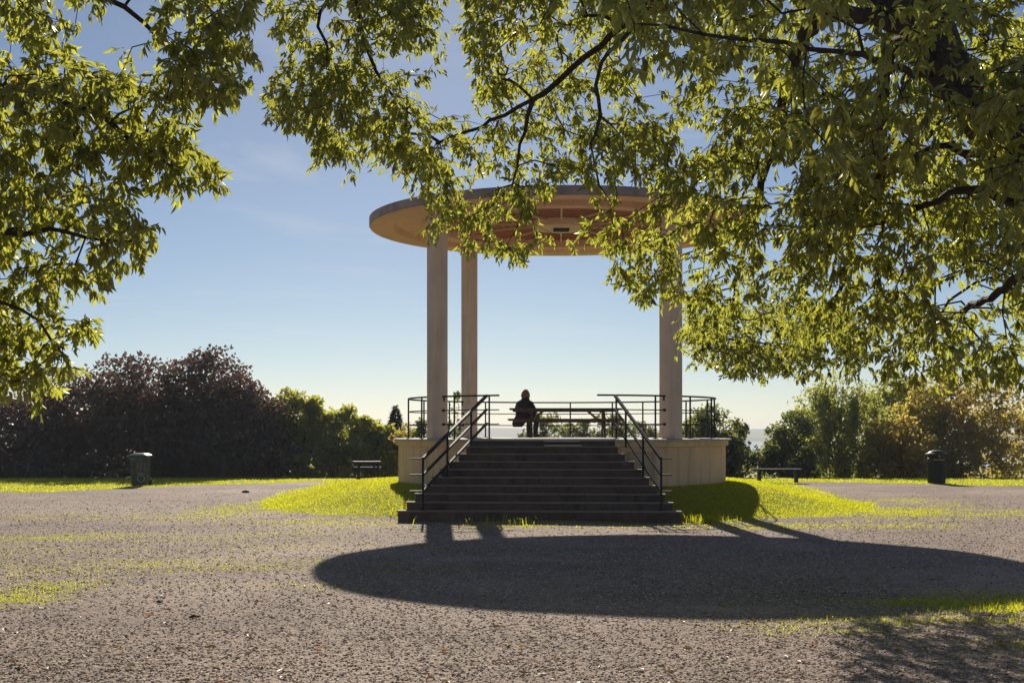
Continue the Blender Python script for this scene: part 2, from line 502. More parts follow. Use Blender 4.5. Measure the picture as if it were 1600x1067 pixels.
def roof():
    prof = [(0.001, ROOF + .30), (3.4, ROOF + .28), (4.44, ROOF + .205), (4.46, ROOF + .20)]
    build('roof_top', MB().lathe(prof, C3, 160), M['roofing'], band)
    rim = build('fascia', MB().lathe([(4.455, ROOF + .204), (4.475, ROOF + .20), (4.475, ROOF + .03), (4.46, ROOF + .008), (4.44, ROOF + .006)], C3, 160), M['fascia'], band, False)
    prof = [(4.455, ROOF + .003), (3.97, ROOF), (3.93, ROOF + .015), (3.88, ROOF + .13), (3.29, ROOF + .135), (3.24, ROOF + .015), (3.20, ROOF), (2.92, ROOF), (2.90, ROOF + .02), (2.90, ROOF + .22)]
    build('soffit', MB().lathe(prof, C3, 160), M['soffit'], band)
    ce = build('ceiling', MB().lathe([(0.001, ROOF + .19), (2.905, ROOF + .19)], C3, 96), M['ceil'], band)
    nsec = 12; off = R(-92)
    slats = MB(); ribs = []
    for s in range(nsec):
        a0, a1 = off + 2 * math.pi * s / nsec, off + 2 * math.pi * (s + 1) / nsec
        r = .80
        while r < 2.86:
            p = (CX + r * math.cos(a0), CY + r * math.sin(a0), ROOF + .183)
            q = (CX + r * math.cos(a1), CY + r * math.sin(a1), ROOF + .183)
            slats.bar(p, q, .105, .008)
            r += .215
    build('ceiling_slats', slats, M['red'], band)
    for s in range(nsec):
        a0 = off + 2 * math.pi * s / nsec
        m = MB().bar((CX + .7 * math.cos(a0), CY + .7 * math.sin(a0), ROOF + .150), (CX + 2.89 * math.cos(a0), CY + 2.89 * math.sin(a0), ROOF + .150), .04, .05)
        build('ceiling_rib', m, M['ribcream'], band)
    bo = build('ceiling_boss', MB().lathe([(.001, ROOF + .02), (.62, ROOF + .02), (.66, ROOF + .04), (.72, ROOF + .18)], C3, 48), M['ribcream'], band)
    build('boss_plate', MB().lathe([(.26, ROOF + .021), (.26, ROOF - .01), (.22, ROOF - .02), (.001, ROOF - .02)], C3, 4, R(45), R(405)), M['dark'], bo)
roof()

# stairs: nine flared treads below the podium lip, slightly turned to the podium
SROT = R(3)
SO = (0.61, 25.78)
def sp(x, s):
    """x across, s metres out from the podium lip -> plan point"""
    return (SO[0] + x * math.cos(SROT) - s * math.sin(SROT), SO[1] - x * math.sin(SROT) * 1 - s * math.cos(SROT))
RISE, TREAD = .145, .2625
def stairs():
    for k in range(1, 10):
        hw = 1.42 + .13 * k - (.04 if k < 3 else 0)
        z1 = FL - RISE * k; s1 = TREAD * k
        poly = [sp(-hw, s1), sp(hw, s1), sp(hw - .02, s1 - TREAD - .012 if k > 1 else -1.2), sp(-hw + .02, s1 - TREAD - .012 if k > 1 else -1.2)]
        z0 = -.12
        m = MB()
        # nosing slab proud of the riser
        m.prism(poly, z0, z1 - .024)
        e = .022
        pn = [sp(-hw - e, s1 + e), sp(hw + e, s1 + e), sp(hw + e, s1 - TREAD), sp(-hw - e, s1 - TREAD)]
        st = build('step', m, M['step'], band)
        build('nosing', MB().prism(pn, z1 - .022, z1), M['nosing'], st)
    # straight landing lip at the head of the stairs
    m = MB().prism([sp(-1.46, .0), sp(1.46, .0), sp(1.46, -1.0), sp(-1.46, -1.0)], FL - .145, FL - .045)
    build('landing', m, M['step'], band)
    m = MB().prism([sp(-1.47, .02), sp(1.47, .02), sp(1.47, -.95), sp(-1.47, -.95)], FL - .042, FL + .003)
    build('landing_slab', m, M['floor'], band)
    m = MB().prism([sp(.02, .10), sp(.76, .10), sp(.76, .025), sp(.02, .025)], FL - .06, FL - .028)
    m.prism([sp(.05, .33), sp(.80, .33), sp(.80, .20), sp(.05, .20)], FL - RISE + .002, FL - RISE + .025)
    build('tread_plate', m, M['floor'], band)
stairs()

def polar(a, r=3.57): return (CX + r * math.cos(a), CY + r * math.sin(a))
RAILZ = (.30, .60, .90)
def railing(a0, a1, posts, br0, br1):
    """bars following the podium edge between two angles, fixed to columns where br is set"""
    da = .055
    n = max(6, int((a1 - a0) / .05))
    s0, s1 = a0 + (da if br0 else 0), a1 - (da if br1 else 0)
    top = MB().tube([(*polar(s0 + (s1 - s0) * i / n), FL + .90) for i in range(n + 1)], .021, 6)
    for on, a, sg in ((br0, s0, 1), (br1, s1, -1)):
        if on:
            p = polar(a + sg * .012)
            top.bar((*p, FL + .90), (*p, FL + .80), .035, .035)
    root = build('railing', top, M['iron'], band)
    for z in RAILZ[:2]:
        m = MB().tube([(*polar(s0 + (s1 - s0) * i / n), FL + z) for i in range(n + 1)], .013, 6)
        for on, a, sg in ((br0, s0, 1), (br1, s1, -1)):
            if on:
                m.tube([(*polar(a), FL + z), (*polar(a + sg * .012), FL + z)], .03, 8)
        build('rail', m, M['iron'], root)
    for a in posts:
        p = polar(R(a))
        m = MB().bar((*p, FL - .01), (*p, FL + .89), .036, .028)
        m.box((*p, FL + .004), (.11, .11, .016))
        build('post', m, M['iron'], root)
cA = [c[0] for c in COLS]     # 219, 309, 39(399), 129(489)
railing(cA[0], R(246.5), [228, 242.8], True, False)
railing(R(279.8), cA[1], [286.4, 301.5], False, True)
railing(cA[1], cA[2], [319, 338, 358, 370, 388], True, True)
railing(cA[2], cA[3], [412, 426, 444, 462, 481], True, True)
railing(cA[3], cA[0] + 2 * math.pi, [500, 518, 545, 568], True, True)

def handrail(side):
    pts_top = (-.49, 26.80, FL) if side < 0 else (2.16, 26.57, FL)
    pts = [pts_top,
           (-.71, 25.62, FL - RISE) if side < 0 else (2.13, 25.60, FL - RISE),
           (-1.105, 24.58, FL - RISE * 5) if side < 0 else (2.42, 24.56, FL - RISE * 5),
           (-1.64, 23.60, FL - RISE * 9) if side < 0 else (2.745, 23.55, FL - RISE * 9)]
    # straight bars from the podium post down to the last post
    A = Vector((-.52, 26.35, 0)) if side < 0 else Vector((2.115, 26.3, 0)); B = Vector(pts[3])
    zt, zb = FL + .885, pts[3][2] + .955
    root = None
    for i, dz in enumerate((0, -.30, -.60)):
        p = Vector((A.x, A.y, zt + dz * .95)); q = Vector((B.x, B.y, zb + dz))
        m = MB().bar(p, q, .05 if i == 0 else .042, .05 if i == 0 else .036)
        # short return turned outwards at the foot
        e = q + Vector((-.245 if side < 0 else .2, -.01, 0))
        m.bar(q, e, .045, .022)
        # link to the podium railing
        m.bar(p, (pts_top[0], pts_top[1], p.z), .03, .03)
        if root is None: root = build('handrail', m, M['iron'], band)
        else: build('rail', m, M['iron'], root)
    for i in (1, 2, 3):
        x, y, z = pts[i]
        f = (A.y - y) / (A.y - B.y)
        x = A.x + (B.x - A.x) * f
        ztop = zt + (zb - zt) * f
        m = MB().bar((x, y, z - .02), (x, y, ztop), .04, .03)
        m.box((x, y, z + .008), (.10, .10, .014))
        build('post', m, M['iron'], root)
handrail(-1); handrail(1)

# ------------------------------------------------------------------ picnic tables, bench, bins
def picnic_table(x, y, z, L, rz, label, legs_at, mat, brace, group=None, H=.71):
    root = thing('picnic_table', (x, y, z), label, 'picnic table', group)
    ca, sa = math.cos(rz), math.sin(rz)
    def P(u, v, w): return (x + u * ca - v * sa, y + u * sa + v * ca, z + w)
    for k in range(5):
        v = (k - 2) * .148
        build('top_plank', MB().box(P(0, v, H - .02), (L, .138, .04), rz, .006), mat, root)
    for sv in (-1, 1):
        build('apron', MB().bar(P(-L * .47, sv * .33, H - .062), P(L * .47, sv * .33, H - .062), .03, .044), mat, root)
    for sv in (-1, 1):
        s = MB()
        for k in range(2):
            s.box(P(0, sv * (.62 + k * .13), .43), (L * 1.02, .12, .042), rz, .006)
        s.bar(P(-L * .46, sv * .685, .388), P(L * .46, sv * .685, .388), .05, .04)
        build('bench_seat', s, mat, root)
    for u in (-legs_at, legs_at):
        f = MB()
        f.bar(P(u, -.34, H - .075), P(u, .34, H - .075), .05, .07)
        f.bar(P(u, -.80, .37), P(u, .80, .37), .05, .08)
        for sv in (-1, 1):
            f.bar(P(u + .05, sv * .26, H - .06), P(u + .05, sv * .62, .0), .05, .085)
        build('leg_frame', f, mat, root)
        b = MB().bar(P(u + (.04 if u < 0 else -.04), 0, .39), P(u * .60, 0, H - .05), .06, .055)
        build('brace', b, brace, root)
    return root
picnic_table(1.30, 31.25, FL, 2.72, R(-1), 'long brown wooden picnic table with benches standing on the bandstand floor', .88, M['table'], M['brace'])
gz = lambda x, y: float(base_h(np.array(x), np.array(y)))
picnic_table(-4.87, 42.9, gz(-4.87, 42.9), .92, R(4), 'small dark picnic table on the lawn in front of the green bushes', .32, M['darkwood'], M['darkwood'], None, .66)

def park_bench():
    x, y = 8.52, 41.2; z = gz(x, y); rz = R(-2)
    root = thing('park_bench', (x, y, z), 'low dark backless bench on the lawn right of the bandstand', 'bench')
    ca, sa = math.cos(rz), math.sin(rz)
    def P(u, v, w): return (x + u * ca - v * sa, y + u * sa + v * ca, z + w)
    for k in range(3):
        build('seat_plank', MB().box(P(0, (k - 1) * .15, .43), (1.58, .14, .05), rz, .008), M['darkwood'], root)
    for u in (-.56, .62):
        m = MB()
        for v in (-.15, .15):
            m.bar(P(u, v, -.05), P(u, v, .40), .07, .07)
        m.bar(P(u, -.21, .385), P(u, .21, .385), .07, .035)
        build('leg', m, M['darkwood'], root)
park_bench()

def loft(m, rings):
    n = len(rings[0]); vs = [p for r in rings for p in r]; fs = []
    for i in range(len(rings) - 1):
        for k in range(n):
            fs.append((i * n + k, i * n + (k + 1) % n, (i + 1) * n + (k + 1) % n, (i + 1) * n + k))
    fs.append(tuple(range(n - 1, -1, -1))); fs.append(tuple((len(rings) - 1) * n + k for k in range(n)))
    return m.add(vs, fs)
def rrect(cx, cy, hx, hy, r, z, n=5):
    pts = []
    for (sx, sy, a) in ((1, 1, 0), (-1, 1, 90), (-1, -1, 180), (1, -1, 270)):
        for i in range(n):
            t = R(a + 90 * i / (n - 1))
            pts.append((cx + sx * (hx - r) + r * math.cos(t), cy + sy * (hy - r) + r * math.sin(t), z))
    return pts

def wheelie_bin():
    x, y = -11.35, 39.1; z = gz(x, y)
    root = thing('litter_bin', (x, y, z), 'dark green plastic bin with pink graffiti in front of the purple-leaved trees', 'litter bin')
    rings = [rrect(x, y, .215, .24, .06, z + .03), rrect(x, y, .225, .25, .07, z + .10), rrect(x, y, .255, .28, .08, z + .86), rrect(x, y, .265, .29, .08, z + .87), rrect(x, y, .265, .29, .08, z + .905)]
    build('body', loft(MB(), rings), M['bin_green'], root, False)
    rings = [rrect(x, y, .295, .32, .09, z + .905), rrect(x, y, .30, .325, .09, z + .925), rrect(x, y, .285, .31, .09, z + .94), rrect(x, y + .02, .20, .22, .09, z + .985), rrect(x, y + .02, .12, .14, .08, z + 1.0)]
    lid = build('lid', loft(MB(), rings), M['bin_green'], root)
    build('handle', MB().tube([(x - .16, y + .33, z + .93), (x - .16, y + .37, z + .97), (x + .16, y + .37, z + .97), (x + .16, y + .33, z + .93)], .014, 8), M['bin_green'], lid)
    for s in (-1, 1):
        w = MB().tube([(x + s * .21, y + .24, z + .10), (x + s * .265, y + .24, z + .10)], .10, 18)
        build('wheel', w, M['bin_black'], root)
    # scrawled letters on the front
    g = MB()
    yf = lambda zz: y - (.25 + .03 * (zz - .1) / .76) - .004
    def stroke(pts, w=.016):
        for a, b in zip(pts, pts[1:]):
            g.bar((x + a[0], yf(a[1]), z + a[1]), (x + b[0], yf(b[1]), z + b[1]), .004, w)
    stroke([(-.035, .42), (-.02, .73), (.03, .50), (.07, .72), (.075, .40)])
    stroke([(.0, .70), (.0, .43)], .02)
    stroke([(.10, .44), (.135, .72), (.17, .45)])
    stroke([(.195, .71), (.205, .46)])
    build('graffiti', g, M['graffiti'], root)
    e = MB().tube([(x + .09 + .105 * math.cos(t), yf(.235 + .105 * math.sin(t)), z + .235 + .105 * math.sin(t)) for t in np.linspace(0, 2 * math.pi, 25)], .007, 4)
    build('printed_ring', e, M['white_print'], root)
    for u0, u1, zz in ((-.19, -.10, .815), (.06, .12, .815), (-.03, .20, .385)):
        build('printed_line', MB().bar((x + u0, yf(zz), z + zz), (x + u1, yf(zz), z + zz), .003, .012), M['white_print'], root)
wheelie_bin()

def round_bin():
    x, y = 13.5, 40.7; z = gz(x, y)
    root = thing('litter_bin', (x, y, z), 'black round litter bin with domed top and gold marks, in front of the orange trees', 'litter bin')
    c = (x, y, z)
    body = MB()
    n = 40; prof = [(.262, .0), (.27, .03), (.275, .72), (.262, .735)]
    vs = []; fs = []
    for i in range(n * 2):
        t = math.pi * i / n; rib = .006 if i % 2 else 0
        for r, zz in prof: vs.append((x + (r - rib) * math.cos(t), y + (r - rib) * math.sin(t), z + zz))
    for i in range(n * 2):
        j = (i + 1) % (n * 2)
        for q in range(3): fs.append((i * 4 + q, j * 4 + q, j * 4 + q + 1, i * 4 + q + 1))
    build('body', body.add(vs, fs), M['bin_black'], root)
    build('collar', MB().lathe([(.262, .735), (.285, .74), (.285, .80), (.262, .81)], c, 40), M['bin_black'], root)
    hood = build('hood', MB().lathe([(.245, .81), (.255, .92), (.34, .935), (.345, .955), (.27, .985), (.21, 1.03), (.12, 1.06), (.001, 1.07)], c, 40), M['bin_black'], root, False)
    for a in (R(-90), R(0), R(90), R(180)):
        build('opening', MB().lathe([(.25, .83), (.262, .83), (.262, .91), (.25, .91)], c, 8, a - .42, a + .42), M['dark'], hood)
    g = MB()
    for a0, a1, z0, z1 in ((-1.67, -1.47, .925, .95), (-1.67, -1.64, .83, .92), (-1.50, -1.47, .83, .92), (-1.66, -1.48, .825, .835), (-1.60, -1.54, .86, .89)):
        g.lathe([(.255, z0), (.268, z0), (.268, z1), (.255, z1)], c, 4, a0, a1)
    build('emblem', g, M['gold'], root)
    g = MB().lathe([(.28, .748), (.2862, .748), (.2862, .752), (.28, .752)], c, 12, -2.25, -.95)
    rr = random.Random(4)
    a = -2.25
    while a < -.95:
        w = rr.choice((.03, .05, .06))
        if True:
            g.lathe([(.28, .751), (.288, .751), (.288, .785), (.28, .785)], c, 2, a, a + w)
        a += w + .035
    build('lettering', g, M['gold'], root)
round_bin()

# ------------------------------------------------------------------ the person
def skin_obj(name, verts, edges, radii, mat, parent=None, sub=2, root=0):
    me = bpy.data.meshes.new(name)
    me.from_pydata([tuple(v) for v in verts], edges, [])
    o = link(name, me, mat, parent)
    md = o.modifiers.new('skin', 'SKIN')
    md.use_smooth_shade = True
    for i, v in enumerate(me.skin_vertices[0].data):
        r = radii[i]; v.radius = r if isinstance(r, tuple) else (r, r); v.use_root = (i == root)
    s = o.modifiers.new('subdivision', 'SUBSURF'); s.levels = sub; s.render_levels = sub
    return o

def person():
    ox, oy, oz = .27, 31.93, FL
    V = []; E = []; Rr = []
    def nd(p, r, par=None):
        V.append(p); Rr.append(r); i = len(V) - 1
        if par is not None: E.append((par, i))
        return i
    pel = nd((0, 0, .54), (.15, .11))
    sp1 = nd((0, .03, .70), (.135, .10), pel)
    ch = nd((0, .09, .86), (.12, .09), sp1)
    nk = nd((-.005, .14, .965), .055, ch)
    hd = nd((-.012, .165, 1.03), (.062, .075), nk)
    hd2 = nd((-.014, .17, 1.10), (.075, .092), hd)
    nd((-.014, .165, 1.145), (.05, .06), hd2)
    nd((-.035, .255, 1.055), .016, hd)              # nose
    for s in (-1, 1):
        sh = nd((s * .14, .09, .85), .05, ch)
        el = nd((s * .245, .13, .665), .045, sh)
        wr = nd((s * .11, .36, .62), .028, el)
        pa = nd((s * .075, .42, .62), (.036, .018), wr)
        for q in range(4):
            a = nd((s * (.05 + .018 * q), .46 - .004 * q, .615), .009, pa)
            b = nd((s * (.04 + .018 * q), .49 - .006 * q, .60), .0085, a)
            nd((s * (.035 + .018 * q), .495 - .006 * q, .575), .007, b)
        th = nd((s * .03, .40, .64), .01, pa); nd((s * .015, .43, .645), .008, th)
        hp = nd((s * .10, .05, .52), .085, pel)
        kn = nd((s * .11, .45, .50), .06, hp)
        ank = nd((s * .10, .44, .09), .038, kn)
        nd((s * .115, .58, .045), .035, ank)
    body = skin_obj('person', V, E, Rr, M['skin'])
    body.location = (ox, oy, oz); body.rotation_euler = (0, 0, R(-33))
    tag(body, 'person in a dark coat sitting at the picnic table with their back turned', 'person')
    # coat: lofted trunk with a hem hanging over the seat, and skinned sleeves
    m = MB()
    prof = [(.255, -.07, -.13, .12, .05), (.28, -.07, -.13, .15, .07), (.36, -.05, -.10, .19, .10), (.44, -.02, -.05, .21, .15), (.52, 0, 0, .205, .16), (.62, 0, .015, .185, .145), (.74, 0, .045, .185, .145), (.82, 0, .075, .18, .145),
            (.88, 0, .095, .155, .13), (.93, -.002, .115, .12, .11), (.975, -.004, .13, .092, .09), (1.015, -.005, .14, .084, .08)]
    rings = []
    for z, cx, cy, hx, hy in prof:
        ring = []
        for k in range(24):
            t = 2 * math.pi * k / 24
            wr = 1 + .03 * math.sin(5 * t + z * 23) + .02 * math.sin(9 * t - z * 31)
            ring.append((cx + hx * wr * math.cos(t), cy + hy * wr * math.sin(t), z))
        rings.append(ring)
    loft(m, rings)
    for s in (-1, 1):
        m.tube([(s * .10, .085, .87), (s * .165, .09, .835), (s * .22, .105, .75), (s * .25, .13, .66), (s * .235, .20, .635), (s * .16, .30, .625), (s * .115, .35, .62)], [.07, .078, .07, .068, .06, .05, .045], 12)
    build('coat', m, M['coat'], body, True)
    tr = MB()
    for s in (-1, 1):
        tr.tube([(s * .09, .0, .53), (s * .105, .2, .525), (s * .115, .43, .51), (s * .115, .485, .46), (s * .105, .45, .30), (s * .10, .44, .09)], [.10, .098, .08, .075, .063, .055], 12)
    build('trousers', tr, M['jeans'], body, True)
    for s in (-1, 1):
        k = MB().tube([(s * .10, .39, .04), (s * .102, .45, .05), (s * .11, .55, .04), (s * .118, .64, .03)], [.038, .05, .044, .026], 10)
        build('shoe', k, M['shoe'], body, True)
    # hair: a cap with strands falling to the collar
    hm = MB()
    rings = []
    for i in range(9):
        t = i / 8
        zz = 1.195 - .215 * t
        w = .112 * math.sin(min(1, .22 + t * 1.1) * math.pi / 2) * (1.0 if t < .8 else 1 - .2 * (t - .8) / .2)
        ring = []
        for k in range(22):
            a = 2 * math.pi * k / 22
            rr = w * (1 + .05 * math.sin(k * 2.7 + i * .6))
            yy = math.sin(a) * rr * 1.12
            if t > .3: yy = min(yy, .045)
            ring.append((-.014 + rr * math.cos(a), .165 + yy - .01, zz))
        rings.append(ring)
    loft(hm, rings)
    build('hair', hm, M['hair'], body, True)
person()

# ------------------------------------------------------------------ foliage
def quads_leaf(P, D, N, L, W, fold=.25, droop=.0):
    """leaflets: base P, along D, facing N; two quads folded along the midrib"""
    D = D / np.linalg.norm(D, axis=1, keepdims=True)
    S = np.cross(D, N); S /= np.maximum(np.linalg.norm(S, axis=1, keepdims=True), 1e-6)
    N = np.cross(S, D)
    L = L[:, None]; W = W[:, None]
    up = N * W * fold
    tip = P + D * L - N * L * droop
    l1 = P + D * L * .30 + S * W * .48 + up; r1 = P + D * L * .30 - S * W * .48 + up
    l2 = P + D * L * .66 + S * W * .36 + up * .7 - N * L * droop * .4; r2 = P + D * L * .66 - S * W * .36 + up * .7 - N * L * droop * .4
    V = np.stack([P, l1, l2, tip, r2, r1], 1).reshape(-1, 3)
    i = np.arange(len(P))[:, None] * 6
    Fq = np.concatenate([i + np.array([[0, 3, 2, 1]]), i + np.array([[0, 5, 4, 3]])], 0)
    return V, Fq

def unit(v): return v / np.maximum(np.linalg.norm(v, axis=-1, keepdims=True), 1e-9)

def in_poly(x, y, poly):
    c = np.zeros(len(x), bool); n = len(poly)
    for i in range(n):
        (x1, y1), (x2, y2) = poly[i], poly[(i + 1) % n]
        if y1 == y2: continue
        k = ((y1 > y) != (y2 > y)) & (x < (x2 - x1) * (y - y1) / (y2 - y1) + x1)
        c ^= k
    return c

def sample_poly(poly, n, g, holes=(), fade=None):
    p = np.array(poly); lo, hi = p.min(0), p.max(0)
    out = np.zeros((0, 2))
    while len(out) < n:
        q = g.uniform(lo, hi, (n * 2, 2))
        k = in_poly(q[:, 0], q[:, 1], poly)
        for h in holes: k &= ~in_poly(q[:, 0], q[:, 1], h)
        dens = .62 + .5 * wav(q[:, 0] / 60, q[:, 1] / 60, 1., 2) + .25 * wav(q[:, 0] / 22, q[:, 1] / 22, 1., 3)
        k &= g.random(len(q)) < np.clip(dens, .12, 1)
        out = np.concatenate([out, q[k]])
    return out[:n]

class Grow:
    """limbs laid by hand, twigs grown from them to reach every foliage point"""
    def __init__(s): s.p = []; s.par = []; s.fix = []; s.len = []
    def limb(s, pts, r0, r1):
        pts = [np.asarray(q, float) for q in pts]
        start = None
        if s.p:
            d = np.linalg.norm(np.array(s.p) - pts[0], axis=1); start = int(d.argmin())
            if d[start] > .02: pts = [s.p[start]] + pts
        # catmull-rom through the points
        P = [2 * pts[0] - pts[1]] + pts + [2 * pts[-1] - pts[-2]]
        dense = []
        for i in range(1, len(P) - 2):
            n = max(2, int(np.linalg.norm(P[i + 1] - P[i]) / .14))
            for k in range(n):
                t = k / n
                dense.append(.5 * ((2 * P[i]) + (-P[i - 1] + P[i + 1]) * t + (2 * P[i - 1] - 5 * P[i] + 4 * P[i + 1] - P[i + 2]) * t * t + (-P[i - 1] + 3 * P[i] - 3 * P[i + 1] + P[i + 2]) * t ** 3))
        dense.append(P[-2])
        cur = start
        for i, q in enumerate(dense):
            if start is not None and i == 0: continue
            q = q + rng.normal(0, .012, 3)
            s.p.append(q); s.par.append(-1 if cur is None else cur)
            s.fix.append(r0 + (r1 - r0) * i / len(dense))
            s.len.append(0 if cur is None else s.len[cur] + .3 * np.linalg.norm(q - s.p[cur]))
            cur = len(s.p) - 1
    def grow(s, pts, g, bias=.12, up=1.2):
        K = len(s.p); T = len(pts)
        d = np.array([np.linalg.norm(np.array(s.p[::3]) - q, axis=1).min() for q in pts])
        cap = K + T * 4 + 10
        P = np.zeros((cap, 3)); P[:K] = s.p
        Ln = np.zeros(cap); Ln[:K] = s.len
        n = K; s.tips = []
        for i in np.argsort(d):
            q = pts[i]
            v = q - P[:n]; dist = np.linalg.norm(v, axis=1) + 1e-6
            cost = dist * (1 + up * np.maximum(0, v[:, 2] / dist)) + bias * Ln[:n]
            j = int(cost.argmin()); L = dist[j]
            k = 1 if L < .22 else (2 if L < .55 else 3)
            par = j; bow = g.normal(0, .06 * L, 3) + np.array([0, 0, .10 * L])
            for m in range(1, k + 1):
                t = m / k
                x = P[j] + (q - P[j]) * t + bow * math.sin(math.pi * t)
                P[n] = x; s.p.append(x); s.par.append(par); s.fix.append(0.)
                Ln[n] = Ln[par] + np.linalg.norm(x - P[par]); s.len.append(Ln[n]); par = n; n += 1
            s.tips.append(n - 1)
        s.K = K
    def radii(s, r0=.0030, e=2.3):
        n = len(s.p); acc = np.zeros(n); r = np.zeros(n)
        for i in range(n - 1, -1, -1):
            r[i] = max((acc[i] ** (1 / e)) if acc[i] > 0 else r0, s.fix[i])
            if s.fix[i] > 0: r[i] = max(s.fix[i], min(r[i], s.fix[i] * 1.3))
            if s.par[i] >= 0: acc[s.par[i]] += r[i] ** e
        s.r = r; return r
    def wood(s, name, mat, parent, thin=5, rmin=0.):
        n = len(s.p); kids = [[] for _ in range(n)]
        for i, p in enumerate(s.par):
            if p >= 0: kids[p].append(i)
        m = MB(); stack = [(i, None) for i in range(n) if s.par[i] < 0]
        while stack:
            i, frm = stack.pop()
            ch = [i] if frm is None else [frm, i]
            while kids[ch[-1]]:
                ks = sorted(kids[ch[-1]], key=lambda q: -s.r[q])
                for o in ks[1:]: stack.append((o, ch[-1]))
                ch.append(ks[0])
            rad = [s.r[q] for q in ch]
            if frm is not None: rad[0] = rad[1]
            rad[-1] *= .6
            if max(rad) < rmin: continue
            m.tube([s.p[q] for q in ch], rad, 10 if max(rad) > .05 else (6 if max(rad) > .012 else thin - 1), cap=False)
        return build(name, m, mat, parent, True)

def sprays(g, nodes, dirs, per, lmin, lmax, nl=(3, 7), hang=.8, wr=.34):
    """compound leaves: leaflets fanned along a drooping stalk"""
    P = np.repeat(nodes, per, 0); D0 = np.repeat(dirs, per, 0)
    n = len(P)
    D = unit(D0 * .5 + g.normal(0, .75, (n, 3)) + np.array([0, 0, -.25]))
    stalk = g.uniform(.03, .11, n)
    base = P + D * stalk[:, None] * .4 + g.normal(0, .015, (n, 3))
    D = unit(D + np.array([0, 0, -hang]) * g.uniform(.4, 1.3, (n, 1)))
    side = unit(np.cross(D, g.normal(0, 1, (n, 3))))
    out = []
    for k in range(7):
        keep = g.integers(nl[0], nl[1] + 1, n) > k
        if k == 0: pos, ang = 1.0, 0
        else:
            pos = 1.0 - .30 * ((k + 1) // 2); ang = (1 if k % 2 else -1)
        p = base + D * (stalk * pos)[:, None]
        d = unit(D * (.75 if ang else 1.) + side * ang * g.uniform(.5, 1., (n, 1)) + np.array([0, 0, -hang * .55]) + g.normal(0, .16, (n, 3)))
        nn = unit(np.cross(side, D) + g.normal(0, .55, (n, 3)) + np.array([0, -.25, .35]))
        L = g.uniform(lmin, lmax, n) * (1. if k < 3 else .85)
        out.append((p[keep], d[keep], nn[keep], L[keep]))
    p, d, nn, L = [np.concatenate(q) for q in zip(*out)]
    return p, d, nn, L, L * wr * g.uniform(.8, 1.2, len(L))

M['leaf_near'] = leaf_mat('broad_leaf_green', (.02, .03, .009), (.77, .79, .10), (.40, .2, .03), .065, .46, .07, .38)

def foliage(name, parent, g, gr, per, lmin, lmax, mat, rmax=.008, **kw):
    P = np.array(gr.p); par = np.array(gr.par)
    sel = np.where((np.arange(len(P)) >= gr.K) & (gr.r < rmax))[0]
    D = unit(P[sel] - P[par[sel]])
    pos = P[sel] - D * g.uniform(0, .08, (len(sel), 1))
    p, d, nn, L, W = sprays(g, pos, D, per, lmin, lmax, **kw)
    V, Fq = quads_leaf(p, d, nn, L, W, .24, g.uniform(-.05, .5, (len(p), 1)))
    tint = np.repeat(np.clip(g.random(len(p)) * .8 + .2 * (.5 + .5 * wav(p[:, 0] * 2, p[:, 2] * 2, 1., 1)), 0, 1), 6)
    return np_mesh(name, V, Fq, None, mat, parent, {'tint': tint})

def L3(*pts): return [at(*q) for q in pts]

